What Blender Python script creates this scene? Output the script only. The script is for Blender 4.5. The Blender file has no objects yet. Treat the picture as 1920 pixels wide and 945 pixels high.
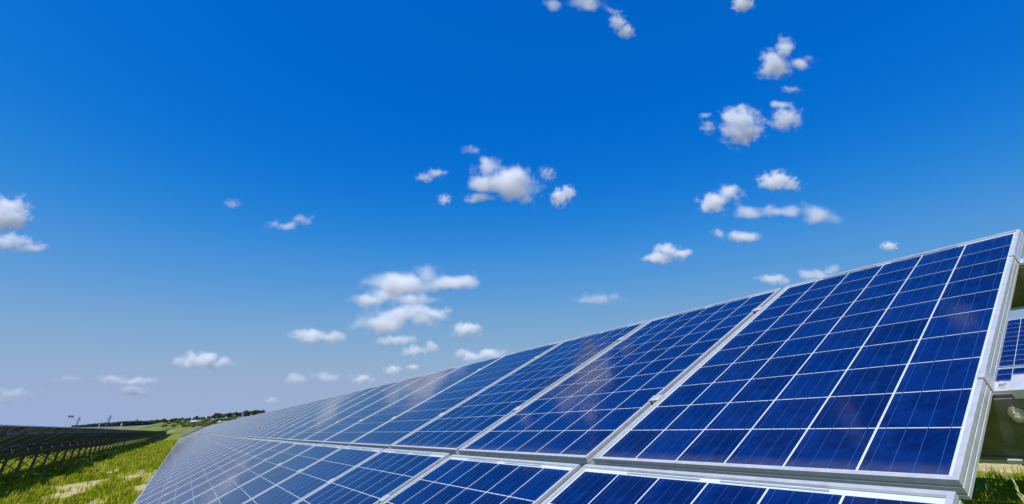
import bpy, bmesh, math, random
import numpy as np
from mathutils import Vector, Matrix, Euler, noise as mnoise

random.seed(7)
RNG = np.random.default_rng(7)
scene = bpy.context.scene
COL = scene.collection

# ------------------------------------------------------------------ camera
IMG_W, IMG_H = 1920.0, 945.0
F_PX, PITCH, YAW, PY = 855.17, 0.6023, 1.0351, 225.8
CAM = Vector((0.4794, -1.1779, 0.055))
_f = Vector((-math.sin(YAW) * math.cos(PITCH), math.cos(YAW) * math.cos(PITCH), math.sin(PITCH)))
_r = Vector((math.cos(YAW), math.sin(YAW), 0.0))
_u = _r.cross(_f)
cam_data = bpy.data.cameras.new("camera")
cam = bpy.data.objects.new("camera", cam_data)
COL.objects.link(cam)
cam.matrix_world = Matrix(((_r.x, _u.x, -_f.x, CAM.x), (_r.y, _u.y, -_f.y, CAM.y),
                           (_r.z, _u.z, -_f.z, CAM.z), (0, 0, 0, 1)))
cam_data.sensor_width = 36.0
cam_data.lens = F_PX / IMG_W * 36.0
cam_data.shift_y = -(IMG_H / 2 - PY) / IMG_W
cam_data.clip_start = 0.05
cam_data.clip_end = 60000.0
scene.camera = cam


def ray(px, py):
    """direction from the standing point to a place in the view (used to find where far things stand)"""
    d = _f + _r * ((px - IMG_W / 2) / F_PX) - _u * ((py - PY) / F_PX)
    return d.normalized()


# ------------------------------------------------------------------ sky, sun, exposure
SUN_EL, SUN_AZ = math.radians(54), math.radians(36)      # azimuth measured from -Y towards +X
SUN_DIR = Vector((math.cos(SUN_EL) * math.sin(SUN_AZ), -math.cos(SUN_EL) * math.cos(SUN_AZ), math.sin(SUN_EL)))
world = bpy.data.worlds.new("World")
scene.world = world
world.use_nodes = True
wn, wl = world.node_tree.nodes, world.node_tree.links
wn.clear()
sky = wn.new("ShaderNodeTexSky")
sky.sky_type = 'NISHITA'
sky.sun_disc = False
sky.sun_elevation = SUN_EL
sky.sun_rotation = math.atan2(SUN_DIR.x, SUN_DIR.y)
sky.altitude = 0
sky.air_density = 1.0
sky.dust_density = 0.05
sky.ozone_density = 6.0
dim = wn.new("ShaderNodeVectorMath")
dim.operation = 'SCALE'
dim.inputs["Scale"].default_value = 0.1
cur = wn.new("ShaderNodeRGBCurve")                       # one film-like response for the whole sky
for ci, pts in enumerate((((0, 0), (0.07, 0.0), (0.10, 0.010), (0.15, 0.075), (0.25, 0.215), (0.38, 0.30), (0.6, 0.325), (1, 0.34)),
                          ((0, 0), (0.10, 0.112), (0.16, 0.163), (0.27, 0.29), (0.45, 0.405), (0.65, 0.425), (1, 0.43)),
                          ((0, 0), (0.10, 0.30), (0.22, 0.53), (0.32, 0.63), (0.45, 0.69), (0.55, 0.68), (0.65, 0.64), (0.78, 0.63), (1, 0.63)))):
    cc = cur.mapping.curves[ci]
    for k_, p_ in enumerate(pts):
        if k_ == 0:
            cc.points[0].location = p_
        elif k_ == len(pts) - 1:
            cc.points[len(cc.points) - 1].location = p_
        else:
            cc.points.new(*p_)
cur.mapping.update()
hs = wn.new("ShaderNodeVectorMath")
hs.operation = 'SCALE'
hs.inputs["Scale"].default_value = 10.0
bg = wn.new("ShaderNodeBackground")
bg.inputs["Strength"].default_value = 0.1
wo = wn.new("ShaderNodeOutputWorld")
wl.new(sky.outputs[0], dim.inputs[0])
wl.new(dim.outputs[0], cur.inputs["Color"])
wl.new(cur.outputs[0], hs.inputs[0])
wl.new(hs.outputs[0], bg.inputs["Color"])
wl.new(bg.outputs[0], wo.inputs["Surface"])
sd = bpy.data.lights.new("sun", 'SUN')
sd.energy = 5.0
sd.angle = math.radians(0.53)
sd.color = (1.0, 0.965, 0.91)
sun = bpy.data.objects.new("sun", sd)
COL.objects.link(sun)
sun.rotation_euler = (-SUN_DIR).to_track_quat('-Z', 'Y').to_euler()
sun.location = (20, -30, 40)
vs = scene.view_settings
vs.view_transform = 'Standard'
vs.look = 'None'
vs.exposure = 0.0
vs.gamma = 1.0
vs.use_curve_mapping = False
scene.render.engine = 'CYCLES'
scene.cycles.volume_bounces = 24
scene.cycles.max_bounces = 24
scene.cycles.diffuse_bounces = 4
scene.cycles.glossy_bounces = 4
scene.cycles.transparent_max_bounces = 16
scene.cycles.volume_step_rate = 0.4


# ------------------------------------------------------------------ helpers
def empty(name, loc=(0, 0, 0), parent=None):
    o = bpy.data.objects.new(name, None)
    o.empty_display_size = 0.1
    COL.objects.link(o)
    o.location = loc
    o.parent = parent
    return o


def link(name, mesh, parent=None, mat=None, loc=None):
    o = bpy.data.objects.new(name, mesh)
    COL.objects.link(o)
    o.parent = parent
    if loc is not None:
        o.location = loc
    if mat is not None and not mesh.materials:
        mesh.materials.append(mat)
    return o


def tag(o, label=None, cat=None, group=None, kind=None):
    if label:
        o["label"] = label
    if cat:
        o["category"] = cat
    if group:
        o["group"] = group
    if kind:
        o["kind"] = kind
    return o


class MB:
    """collects boxes, bars and sheets for one mesh"""
    def __init__(self):
        self.v, self.f = [], []

    def add(self, verts, faces):
        n = len(self.v)
        self.v += [tuple(x) for x in verts]
        self.f += [tuple(i + n for i in f) for f in faces]

    def box(self, x0, x1, y0, y1, z0, z1):
        self.add([(x0, y0, z0), (x1, y0, z0), (x1, y1, z0), (x0, y1, z0), (x0, y0, z1), (x1, y0, z1), (x1, y1, z1), (x0, y1, z1)],
                 [(0, 3, 2, 1), (4, 5, 6, 7), (0, 1, 5, 4), (1, 2, 6, 5), (2, 3, 7, 6), (3, 0, 4, 7)])

    def sheet(self, x0, x1, y0, y1, z):
        self.add([(x0, y0, z), (x1, y0, z), (x1, y1, z), (x0, y1, z)], [(0, 1, 2, 3)])

    def bar(self, a, b, w, h, up=(0, 0, 1)):
        a, b, up = Vector(a), Vector(b), Vector(up)
        d = (b - a).normalized()
        s = d.cross(up)
        if s.length < 1e-4:
            s = d.cross(Vector((1, 0, 0)))
        s.normalize()
        t = s.cross(d)
        c = [s * (w / 2) + t * (h / 2), -s * (w / 2) + t * (h / 2), -s * (w / 2) - t * (h / 2), s * (w / 2) - t * (h / 2)]
        self.add([a + q for q in c] + [b + q for q in c],
                 [(0, 1, 2, 3), (7, 6, 5, 4), (0, 4, 5, 1), (1, 5, 6, 2), (2, 6, 7, 3), (3, 7, 4, 0)])

    def cyl(self, a, b, r0, r1=None, n=10):
        a, b = Vector(a), Vector(b)
        r1 = r0 if r1 is None else r1
        d = (b - a).normalized()
        s = d.orthogonal().normalized()
        t = d.cross(s)
        vs_ = []
        for p, r in ((a, r0), (b, r1)):
            for k in range(n):
                an = 2 * math.pi * k / n
                vs_.append(p + (s * math.cos(an) + t * math.sin(an)) * r)
        fs = [(k, (k + 1) % n, n + (k + 1) % n, n + k) for k in range(n)]
        fs += [tuple(range(n - 1, -1, -1)), tuple(range(n, 2 * n))]
        self.add(vs_, fs)

    def mesh(self, name, mat=None, smooth=False):
        m = bpy.data.meshes.new(name)
        m.from_pydata(self.v, [], self.f)
        m.update()
        if smooth:
            m.polygons.foreach_set("use_smooth", [True] * len(m.polygons))
        if mat:
            m.materials.append(mat)
        return m

    def build(self, name, mat, parent=None, loc=None):
        return link(name, self.mesh(name, mat), parent, loc=loc)


# ------------------------------------------------------------------ materials
def new_mat(name):
    m = bpy.data.materials.new(name)
    m.use_nodes = True
    nt = m.node_tree
    b = nt.nodes.get("Principled BSDF")
    return m, nt, b


def N(nt, kind, **kw):
    n = nt.nodes.new(kind)
    for k, v in kw.items():
        setattr(n, k, v)
    return n


def ramp(nt, fac, stops):
    r = N(nt, "ShaderNodeValToRGB")
    el = r.color_ramp.elements
    while len(el) < len(stops):
        el.new(0.5)
    for e, (p, c) in zip(el, stops):
        e.position = p
        e.color = (*c, 1) if len(c) == 3 else c
    nt.links.new(fac, r.inputs[0])
    return r.outputs[0]


def noise_tex(nt, scale, detail=4, rough=0.55, coord="Object", vec=None, dims='3D'):
    n = N(nt, "ShaderNodeTexNoise")
    n.noise_dimensions = dims
    n.inputs["Scale"].default_value = scale
    n.inputs["Detail"].default_value = detail
    n.inputs["Roughness"].default_value = rough
    if vec is None:
        tc = N(nt, "ShaderNodeTexCoord")
        vec = tc.outputs[coord]
    nt.links.new(vec, n.inputs["Vector"])
    return n


def mat_metal(name, col, metallic, rough, var=0.15, scale=40.0, streak=None):
    m, nt, b = new_mat(name)
    tc = N(nt, "ShaderNodeTexCoord")
    mp = N(nt, "ShaderNodeMapping")
    if streak:
        mp.inputs["Scale"].default_value = streak
    nt.links.new(tc.outputs["Object"], mp.inputs["Vector"])
    n = noise_tex(nt, scale, 5, 0.6, vec=mp.outputs[0])
    lo = tuple(c * (1 - var) for c in col)
    hi = tuple(min(1, c * (1 + var)) for c in col)
    c = ramp(nt, n.outputs["Fac"], [(0.3, lo), (0.7, hi)])
    nt.links.new(c, b.inputs["Base Color"])
    b.inputs["Metallic"].default_value = metallic
    r = N(nt, "ShaderNodeMapRange")
    r.inputs["To Min"].default_value = rough - 0.08
    r.inputs["To Max"].default_value = rough + 0.12
    nt.links.new(n.outputs["Fac"], r.inputs["Value"])
    nt.links.new(r.outputs[0], b.inputs["Roughness"])
    return m


M_ALU = mat_metal("anodised_aluminium", (0.58, 0.58, 0.59), 0.35, 0.42, 0.10, 30, (1, 1, 1))
M_STEEL = mat_metal("galvanised_steel", (0.20, 0.20, 0.195), 0.45, 0.5, 0.3, 25)
M_BOLT = mat_metal("zinc_bolt", (0.62, 0.60, 0.54), 0.7, 0.35, 0.15, 80)


def make_cell_mat():
    m, nt, b = new_mat("blue_silicon_cell")
    oi = N(nt, "ShaderNodeObjectInfo")
    tc = N(nt, "ShaderNodeTexCoord")
    vo = N(nt, "ShaderNodeTexVoronoi")
    vo.inputs["Scale"].default_value = 55.0
    nt.links.new(tc.outputs["Object"], vo.inputs["Vector"])
    n = noise_tex(nt, 9, 3, vec=tc.outputs["Object"])
    a = N(nt, "ShaderNodeMath", operation='MULTIPLY_ADD')
    nt.links.new(vo.outputs["Color"], a.inputs[0])
    a.inputs[1].default_value = 0.38
    nt.links.new(n.outputs["Fac"], a.inputs[2])
    a2 = N(nt, "ShaderNodeMath", operation='MULTIPLY_ADD')
    nt.links.new(oi.outputs["Random"], a2.inputs[0])
    a2.inputs[1].default_value = 0.35
    nt.links.new(a.outputs[0], a2.inputs[2])
    c = ramp(nt, a2.outputs[0], [(0.25, (0.0001, 0.0060, 0.056)), (0.75, (0.0001, 0.0098, 0.083)), (1.2, (0.0003, 0.019, 0.132))])
    nt.links.new(c, b.inputs["Base Color"])
    b.inputs["Roughness"].default_value = 0.5
    b.inputs["Specular IOR Level"].default_value = 0.04
    return m


M_CELL = make_cell_mat()


def make_plain(name, col, rough, spec=0.3, var=0.08, scale=6.0):
    m, nt, b = new_mat(name)
    n = noise_tex(nt, scale, 4)
    c = ramp(nt, n.outputs["Fac"], [(0.3, tuple(x * (1 - var) for x in col)), (0.7, tuple(min(1, x * (1 + var)) for x in col))])
    nt.links.new(c, b.inputs["Base Color"])
    b.inputs["Roughness"].default_value = rough
    b.inputs["Specular IOR Level"].default_value = spec
    return m


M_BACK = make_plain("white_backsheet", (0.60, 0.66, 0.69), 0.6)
M_BACK_SHADED = make_plain("shaded_backsheet", (0.13, 0.145, 0.13), 0.7)  # white backsheet with the underside's shade put into its colour
M_RIBBON = make_plain("tinned_ribbon", (0.015, 0.062, 0.22), 0.4)
M_CONNECT = make_plain("tinned_connector", (0.30, 0.34, 0.40), 0.4)


def make_glass():
    m = bpy.data.materials.new("panel_glass")
    m.use_nodes = True
    nt = m.node_tree
    nt.nodes.clear()
    out = N(nt, "ShaderNodeOutputMaterial")
    tr = N(nt, "ShaderNodeBsdfTransparent")
    tr.inputs["Color"].default_value = (0.97, 0.985, 0.99, 1)
    gl = N(nt, "ShaderNodeBsdfGlossy")
    gl.inputs["Roughness"].default_value = 0.06
    du = N(nt, "ShaderNodeBsdfDiffuse")
    du.inputs["Color"].default_value = (0.55, 0.52, 0.46, 1)
    fr = N(nt, "ShaderNodeFresnel")
    fr.inputs["IOR"].default_value = 1.19
    mx = N(nt, "ShaderNodeMixShader")
    nt.links.new(fr.outputs[0], mx.inputs[0])
    # a thin uneven film of dust on the pane
    n = noise_tex(nt, 3.0, 6, 0.65)
    dm = N(nt, "ShaderNodeMapRange")
    dm.inputs["From Min"].default_value = 0.35
    dm.inputs["From Max"].default_value = 0.8
    dm.inputs["To Min"].default_value = 0.0005
    dm.inputs["To Max"].default_value = 0.008
    nt.links.new(n.outputs["Fac"], dm.inputs["Value"])
    tco = N(nt, "ShaderNodeTexCoord")
    sp = N(nt, "ShaderNodeSeparateXYZ")
    nt.links.new(tco.outputs["Object"], sp.inputs[0])
    edge = N(nt, "ShaderNodeMapRange")
    edge.inputs["From Min"].default_value = 0.035
    edge.inputs["From Max"].default_value = -0.012
    edge.inputs["To Max"].default_value = 0.16
    nt.links.new(sp.outputs["Y"], edge.inputs["Value"])
    n5 = noise_tex(nt, 26.0, 5, 0.7)
    em = N(nt, "ShaderNodeMath", operation='MULTIPLY')
    nt.links.new(edge.outputs[0], em.inputs[0])
    nt.links.new(n5.outputs["Fac"], em.inputs[1])
    ds = N(nt, "ShaderNodeMath", operation='ADD')
    nt.links.new(dm.outputs[0], ds.inputs[0])
    nt.links.new(em.outputs[0], ds.inputs[1])
    md = N(nt, "ShaderNodeMixShader")
    nt.links.new(ds.outputs[0], md.inputs[0])
    nt.links.new(tr.outputs[0], md.inputs[1])
    nt.links.new(du.outputs[0], md.inputs[2])
    nt.links.new(md.outputs[0], mx.inputs[1])
    nt.links.new(gl.outputs[0], mx.inputs[2])
    nt.links.new(mx.outputs[0], out.inputs["Surface"])
    return m


M_GLASS = make_glass()

# ------------------------------------------------------------------ layout of the solar rows
TILT = 0.4682
PITCH_C = 0.158                     # cell pitch
MX, MBOT, MTOP = 0.018, 0.020, 0.025
PW = 6 * PITCH_C + 2 * MX           # panel width
PL = 10 * PITCH_C + MBOT + MTOP     # panel length
GAPX, GAPV = 0.034, 0.032
DEPTH = 0.030
STEP = PW + GAPX
ROW_PITCH = 7.95
CT, ST = math.cos(TILT), math.sin(TILT)
PURLIN_V = (0.34, 1.24)             # above the lower cell edge of each tier
PUR_D, PUR_W = 0.125, 0.055


def rise(x):
    return 0.00012 * x * x / (1 + (x / 50.0) ** 2) if x < 0 else 0.0


def slope_pt(u, v, n=0.0, oy=0.0, oz=0.0):
    return Vector((-u, oy + v * CT - n * ST, oz + rise(-u) + v * ST + n * CT))


def _crest(table, r):
    """heights of a far skyline, given as elevation points of the view, as (azimuth, height) pairs at distance r"""
    out = []
    for (px, py) in table:
        d = ray(px, py)
        out.append((math.atan2(d.y, -d.x), CAM.z + r * d.z / math.hypot(d.x, d.y)))
    return out


R1, R2 = 800.0, 1450.0
CREST1 = _crest(((-400, 806), (150, 804), (250, 801), (280, 797.5), (300, 792), (340, 789.5), (400, 785.5), (450, 782), (480, 780), (600, 772), (1000, 772)), R1)
CREST2 = _crest(((-400, 806), (150, 801), (250, 798), (300, 796), (340, 795), (400, 793), (480, 790), (600, 788), (1000, 788)), R2)


def _lerp(tab, a):
    if a <= tab[0][0]:
        return tab[0][1]
    for (a0, h0), (a1, h1) in zip(tab, tab[1:]):
        if a <= a1:
            return h0 + (h1 - h0) * (a - a0) / (a1 - a0)
    return tab[-1][1]


def ground_z(x, y):
    ye = 70 * math.tanh(y / 70)
    z = -1.545 + 0.072 * ye + 0.0225 * math.sqrt(ye * ye + 4) + rise(x)
    # the land climbs to a low hill far beyond the end of the rows
    r = math.hypot(x - CAM.x, y - CAM.y)
    if r > 95 and x < 0:
        a = math.atan2(y - CAM.y, -(x - CAM.x))
        h1, h2 = _lerp(CREST1, a), _lerp(CREST2, a)
        if r < R1:
            t = (r - 95) / (R1 - 95)
            t = t * t * (1.6 - 0.6 * t)
            z = z + (h1 - z) * t
            z += 0.9 * mnoise.noise((x / 50, y / 30, 2.0)) * min(1, t * 3)
        else:
            t = min(1.0, (r - R1) / (R2 - R1))
            z = h1 + (h2 - h1) * t + 0.9 * mnoise.noise((x / 50, y / 30, 2.0))
    if -90 < x < 14 and -20 < y < 22:
        z += 0.05 * mnoise.noise((x * 0.7, y * 0.7, 0.3)) + 0.025 * mnoise.noise((x * 2.3, y * 2.3, 5.1))
    return z


SOIL_SUNLIT_SPOTS = []


def soil_sunlit(x, y):
    """0 = grass, 1 = bare sand and the painted sunlit spots"""
    s = mnoise.noise((x * 0.16 + 3.1, y * 0.42, 9.0)) + 0.45 * mnoise.noise((x * 0.5, y * 1.1, 4.0))
    s = (s - 0.42) * 4
    for sx, sy, rx, ry in SOIL_SUNLIT_SPOTS:
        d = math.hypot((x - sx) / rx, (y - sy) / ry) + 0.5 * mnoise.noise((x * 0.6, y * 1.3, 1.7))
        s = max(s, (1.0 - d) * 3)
    return max(0.0, min(1.0, s))


def ground_hit(px, py):
    d = ray(px, py)
    t = 1.0
    while t < 3000:
        p = CAM + d * t
        if p.z < ground_z(p.x, p.y):
            return p
        t *= 1.01
    return CAM + d * 500


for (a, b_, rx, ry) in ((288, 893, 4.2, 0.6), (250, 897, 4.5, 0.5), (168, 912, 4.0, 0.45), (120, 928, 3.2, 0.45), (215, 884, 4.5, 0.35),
                        (1868, 872, 0.9, 0.5), (1895, 884, 0.8, 0.4), (185, 942, 2.0, 0.3), (262, 920, 2.5, 0.3)):  # the two right-hand spots paint sunlit ground in sand colour
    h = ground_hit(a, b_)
    SOIL_SUNLIT_SPOTS.append((h.x, h.y, rx, ry))


# ------------------------------------------------------------------ ground
def make_ground():
    xs = list(np.concatenate([-np.geomspace(9000, 92, 70), np.arange(-90, -12, 0.5), np.arange(-12, 12, 0.4), np.geomspace(12.5, 400, 16)]))
    ys = list(np.concatenate([-np.geomspace(6000, 13, 60), np.arange(-12.5, 18, 0.28), np.geomspace(18.5, 6000, 60)]))
    nx, ny = len(xs), len(ys)
    verts = [(x, y, ground_z(x, y)) for y in ys for x in xs]
    faces = [(j * nx + i, j * nx + i + 1, (j + 1) * nx + i + 1, (j + 1) * nx + i) for j in range(ny - 1) for i in range(nx - 1)]
    me = bpy.data.meshes.new("ground")
    me.from_pydata(verts, [], faces)
    me.update()
    at = me.attributes.new("soil_sunlit", 'FLOAT', 'POINT')
    at.data.foreach_set("value", [soil_sunlit(x, y) if (-95 < x < 14 and -30 < y < 30) else 0.0 for (x, y, z) in verts])
    me.polygons.foreach_set("use_smooth", [True] * len(me.polygons))
    m, nt, b = new_mat("grassy_ground")
    tc = N(nt, "ShaderNodeTexCoord")
    n1 = noise_tex(nt, 1.6, 8, 0.65, vec=tc.outputs["Object"])
    n2 = noise_tex(nt, 0.05, 8, 0.7, vec=tc.outputs["Object"])
    green = ramp(nt, n1.outputs["Fac"], [(0.3, (0.10, 0.145, 0.010)), (0.55, (0.20, 0.24, 0.02)), (0.75, (0.31, 0.29, 0.06))])
    far = ramp(nt, n2.outputs["Fac"], [(0.34, (0.05, 0.085, 0.02)), (0.47, (0.11, 0.15, 0.03)), (0.56, (0.24, 0.24, 0.08)), (0.66, (0.40, 0.36, 0.15)), (0.78, (0.09, 0.13, 0.03))])
    sep = N(nt, "ShaderNodeVectorMath", operation='LENGTH')
    nt.links.new(tc.outputs["Object"], sep.inputs[0])
    mr = N(nt, "ShaderNodeMapRange")
    mr.inputs["From Min"].default_value = 150
    mr.inputs["From Max"].default_value = 340
    nt.links.new(sep.outputs["Value"], mr.inputs["Value"])
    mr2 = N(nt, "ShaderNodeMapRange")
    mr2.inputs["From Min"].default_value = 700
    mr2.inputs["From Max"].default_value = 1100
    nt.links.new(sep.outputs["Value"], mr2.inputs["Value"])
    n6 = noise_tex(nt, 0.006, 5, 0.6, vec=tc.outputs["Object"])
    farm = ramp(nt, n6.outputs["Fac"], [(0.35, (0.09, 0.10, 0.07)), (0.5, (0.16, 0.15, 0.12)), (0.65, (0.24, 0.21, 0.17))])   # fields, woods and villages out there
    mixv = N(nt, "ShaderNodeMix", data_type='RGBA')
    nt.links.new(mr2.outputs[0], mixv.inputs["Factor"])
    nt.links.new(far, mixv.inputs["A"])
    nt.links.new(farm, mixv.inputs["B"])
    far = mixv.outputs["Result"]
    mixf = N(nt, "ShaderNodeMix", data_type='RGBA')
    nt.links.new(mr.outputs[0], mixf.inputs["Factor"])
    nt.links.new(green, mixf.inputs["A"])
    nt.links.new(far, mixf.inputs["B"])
    attr = N(nt, "ShaderNodeAttribute", attribute_name="soil_sunlit")
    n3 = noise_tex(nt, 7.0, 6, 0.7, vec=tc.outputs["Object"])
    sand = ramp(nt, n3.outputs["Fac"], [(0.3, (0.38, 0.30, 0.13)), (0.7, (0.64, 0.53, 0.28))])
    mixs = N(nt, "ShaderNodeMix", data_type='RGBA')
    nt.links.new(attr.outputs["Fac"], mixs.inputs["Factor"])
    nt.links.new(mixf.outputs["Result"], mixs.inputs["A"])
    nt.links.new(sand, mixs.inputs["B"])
    nt.links.new(mixs.outputs["Result"], b.inputs["Base Color"])
    b.inputs["Roughness"].default_value = 0.95
    b.inputs["Specular IOR Level"].default_value = 0.1
    bp = N(nt, "ShaderNodeBump")
    bp.inputs["Strength"].default_value = 0.6
    bp.inputs["Distance"].default_value = 0.12
    nt.links.new(n3.outputs["Fac"], bp.inputs["Height"])
    nt.links.new(bp.outputs[0], b.inputs["Normal"])
    o = link("ground", me, None, m)
    tag(o, "grassy field with bare sandy patches between the solar rows", "ground", kind="structure")


make_ground()

# ------------------------------------------------------------------ solar panels
# local frame of a panel: x towards the right end of the row, y up the slope, z outwards; origin at its lower right cell corner
def rail_profile():
    return [(0.0, 0.0), (0.011, 0.0), (0.011, -0.0045), (0.0025, -0.0045), (0.0025, -0.028), (0.024, -0.028), (0.024, -DEPTH), (0.0, -DEPTH),
            (0.0, -0.0245), (0.0012, -0.0238), (0.0012, -0.0215), (0.0, -0.0208), (0.0, -0.0125), (0.0012, -0.0118), (0.0012, -0.0095), (0.0, -0.0088)]


def rail_mesh(name, length, mat):
    """a mitred frame rail along x, outer face at y = 0, inner side towards +y"""
    pr = rail_profile()
    n = len(pr)
    v = [(px_, px_, pz) for (px_, pz) in pr] + [(length - px_, px_, pz) for (px_, pz) in pr]
    f = [(i, n + i, n + (i + 1) % n, (i + 1) % n) for i in range(n)] + [tuple(range(n)), tuple(range(2 * n - 1, n - 1, -1))]
    me = bpy.data.meshes.new(name)
    me.from_pydata(v, [], f)
    bm = bmesh.new()
    bm.from_mesh(me)
    bmesh.ops.recalc_face_normals(bm, faces=bm.faces)
    bm.to_mesh(me)
    bm.free()
    me.materials.append(mat)
    return me


X0, X1 = -6 * PITCH_C - MX, MX
Y0, Y1 = -MBOT, 10 * PITCH_C + MTOP
RAIL_S = rail_mesh("short_frame_rail", PW, M_ALU)
RAIL_L = rail_mesh("long_frame_rail", PL, M_ALU)
CG = 0.0027                                     # half the gap between cells
mb = MB()
mb.box(-PITCH_C / 2 + CG, PITCH_C / 2 - CG, -PITCH_C / 2 + CG * .75, PITCH_C / 2 - CG * .75, -0.0055, -0.0052)
CELL_ME = mb.mesh("cell", M_CELL)
mb = MB()
mb.box(X0 + .003, X1 - .003, Y0 + .003, Y1 - .003, -0.0075, -0.0056)
BACK_ME = mb.mesh("backsheet", M_BACK)
BACK_SHADED_ME = mb.mesh("shaded_backsheet", M_BACK_SHADED)
mb = MB()
mb.sheet(X0 + .003, X1 - .003, Y0 + .003, Y1 - .003, -0.0022)
GLASS_ME = mb.mesh("glass_pane", M_GLASS)
mb = MB()
for c in range(6):
    for k in range(4):
        x = -PITCH_C * (c + .5) + PITCH_C * (k - 1.5) / 4.0
        mb.box(x - .0008, x + .0008, .002, 10 * PITCH_C - .002, -0.0052, -0.0050)
BUS_ME = mb.mesh("busbars", M_RIBBON)
mb = MB()
mb.box(-PITCH_C + .03, PITCH_C - .03, -.0025, .0025, -0.0050, -0.0042)
CON_ME = mb.mesh("connector_ribbon", M_CONNECT)
mb = MB()
for c in range(6):
    for r in range(10):
        x, y = -PITCH_C * (c + .5), PITCH_C * (r + .5)
        h = PITCH_C / 2
        mb.sheet(x - h + CG, x + h - CG, y - h + CG * .75, y + h - CG * .75, -0.0052)
CELLS_ME = mb.mesh("cells", M_CELL)
bm = bmesh.new()
for me_, mat4 in ((RAIL_S, Matrix.Translation((X0, Y0, 0))), (RAIL_S, Matrix.Translation((X1, Y1, 0)) @ Matrix.Rotation(math.pi, 4, 'Z')),
                  (RAIL_L, Matrix.Translation((X1, Y0, 0)) @ Matrix.Rotation(math.pi / 2, 4, 'Z')),
                  (RAIL_L, Matrix.Translation((X0, Y1, 0)) @ Matrix.Rotation(-math.pi / 2, 4, 'Z'))):
    tmp = me_.copy()
    tmp.transform(mat4)
    bm.from_mesh(tmp)
    bpy.data.meshes.remove(tmp)
FRAME_ME = bpy.data.meshes.new("frame")
bm.to_mesh(FRAME_ME)
bm.free()
FRAME_ME.materials.append(M_ALU)
mb = MB()
mb.box(-.53, -.42, 1.38, 1.47, -.027, -.0076)
BOX_ME = mb.mesh("junction_box", make_plain("black_plastic", (0.02, 0.02, 0.02), 0.5))

ORD = ("first second third fourth fifth sixth seventh eighth ninth tenth eleventh twelfth thirteenth fourteenth fifteenth sixteenth "
       "seventeenth eighteenth nineteenth twentieth").split()


def ordinal(i):
    if i <= 20:
        return ORD[i - 1]
    return "%d%s" % (i, {1: "st", 2: "nd", 3: "rd"}.get(i % 10, "th"))


def panel(u, tier, oy, oz, detail, label, group):
    """tier 0 = upper, 1 = lower; u = distance of its right cell edge from the right end of the row"""
    v = 0.0 if tier == 0 else -(10 * PITCH_C + MBOT + MTOP + GAPV)
    jit = random.uniform(-1, 1)
    root = empty("solar_panel", slope_pt(u, v, random.uniform(-.0012, .0012), oy, oz))
    tw = math.atan2(rise(-u - PW) - rise(-u), PW) + jit * 0.0006
    root.rotation_euler = (TILT + random.uniform(-.0012, .0012), tw, 0.0)
    tag(root, label, "solar panel", group)
    if detail == 2:
        for me_, loc, rz in ((RAIL_S, (X0, Y0, 0), 0), (RAIL_S, (X1, Y1, 0), math.pi), (RAIL_L, (X1, Y0, 0), math.pi / 2), (RAIL_L, (X0, Y1, 0), -math.pi / 2)):
            r = link("frame_rail", me_, root, loc=loc)
            r.rotation_euler.z = rz
        link("backsheet", BACK_ME, root)
        for c in range(6):
            for r in range(10):
                link("cell", CELL_ME, root, loc=(-PITCH_C * (c + .5), PITCH_C * (r + .5), 0))
        tag(link("busbars", BUS_ME, root), kind="stuff")
        for c in (1, 3, 5):
            link("connector_ribbon", CON_ME, root, loc=(-PITCH_C * c, -.0047, 0))
        for c in (2, 4):
            link("connector_ribbon", CON_ME, root, loc=(-PITCH_C * c, 10 * PITCH_C + .0065, 0))
        link("glass_pane", GLASS_ME, root)
    elif detail == 1:
        link("frame", FRAME_ME, root)
        link("backsheet", BACK_ME, root)
        tag(link("cells", CELLS_ME, root), kind="stuff")
        tag(link("busbars", BUS_ME, root), kind="stuff")
        link("glass_pane", GLASS_ME, root)
    else:
        link("frame", FRAME_ME, root)
        link("backsheet", BACK_SHADED_ME, root)
        tag(link("cells", CELLS_ME, root), kind="stuff")
        link("junction_box", BOX_ME, root)
        link("glass_pane", GLASS_ME, root)
    return root


NCOL = 84
for i in range(NCOL):
    u = i * STEP
    if i < 24:
        la = "blue solar panel, %s from the cut end of the big row's upper tier" % ordinal(i + 1)
        lb = "blue solar panel, %s from the cut end of the big row's lower tier" % ordinal(i + 1)
    else:
        la = "pale sliver of solar panel near the far end of the big row's upper tier"
        lb = "pale sliver of solar panel near the far end of the big row's lower tier"
    panel(u, 0, 0, 0, 2 if i < 6 else 1, la, "upper tier panels of the big row")
    panel(u, 1, 0, 0, 2 if i < 8 else 1, lb, "lower tier panels of the big row")

LEFT_DY, LEFT_DZ = -ROW_PITCH, -0.47
L0, LN = 15, 78
seen = 0
for i in range(L0, L0 + LN):
    u = i * STEP
    if i >= 23:
        seen += 1
    if i < 23:
        la = lb = "dark backed solar panel at the very start of the shaded row beyond the grass"
        la, lb = la.replace("solar", "upper solar"), lb.replace("solar", "lower solar")
    elif seen <= 30:
        la = "shaded upper panel back, %s along the dark row from the picture edge" % ordinal(seen)
        lb = "shaded lower panel back, %s along the dark row from the picture edge" % ordinal(seen)
    else:
        la = "tiny dark upper tier solar panel near the vanishing end of the shaded row"
        lb = "tiny dark lower tier solar panel near the vanishing end of the shaded row"
    panel(u, 0, LEFT_DY, LEFT_DZ, 0, la, "upper tier panels of the shaded row")
    panel(u, 1, LEFT_DY, LEFT_DZ, 0, lb, "lower tier panels of the shaded row")

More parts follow.
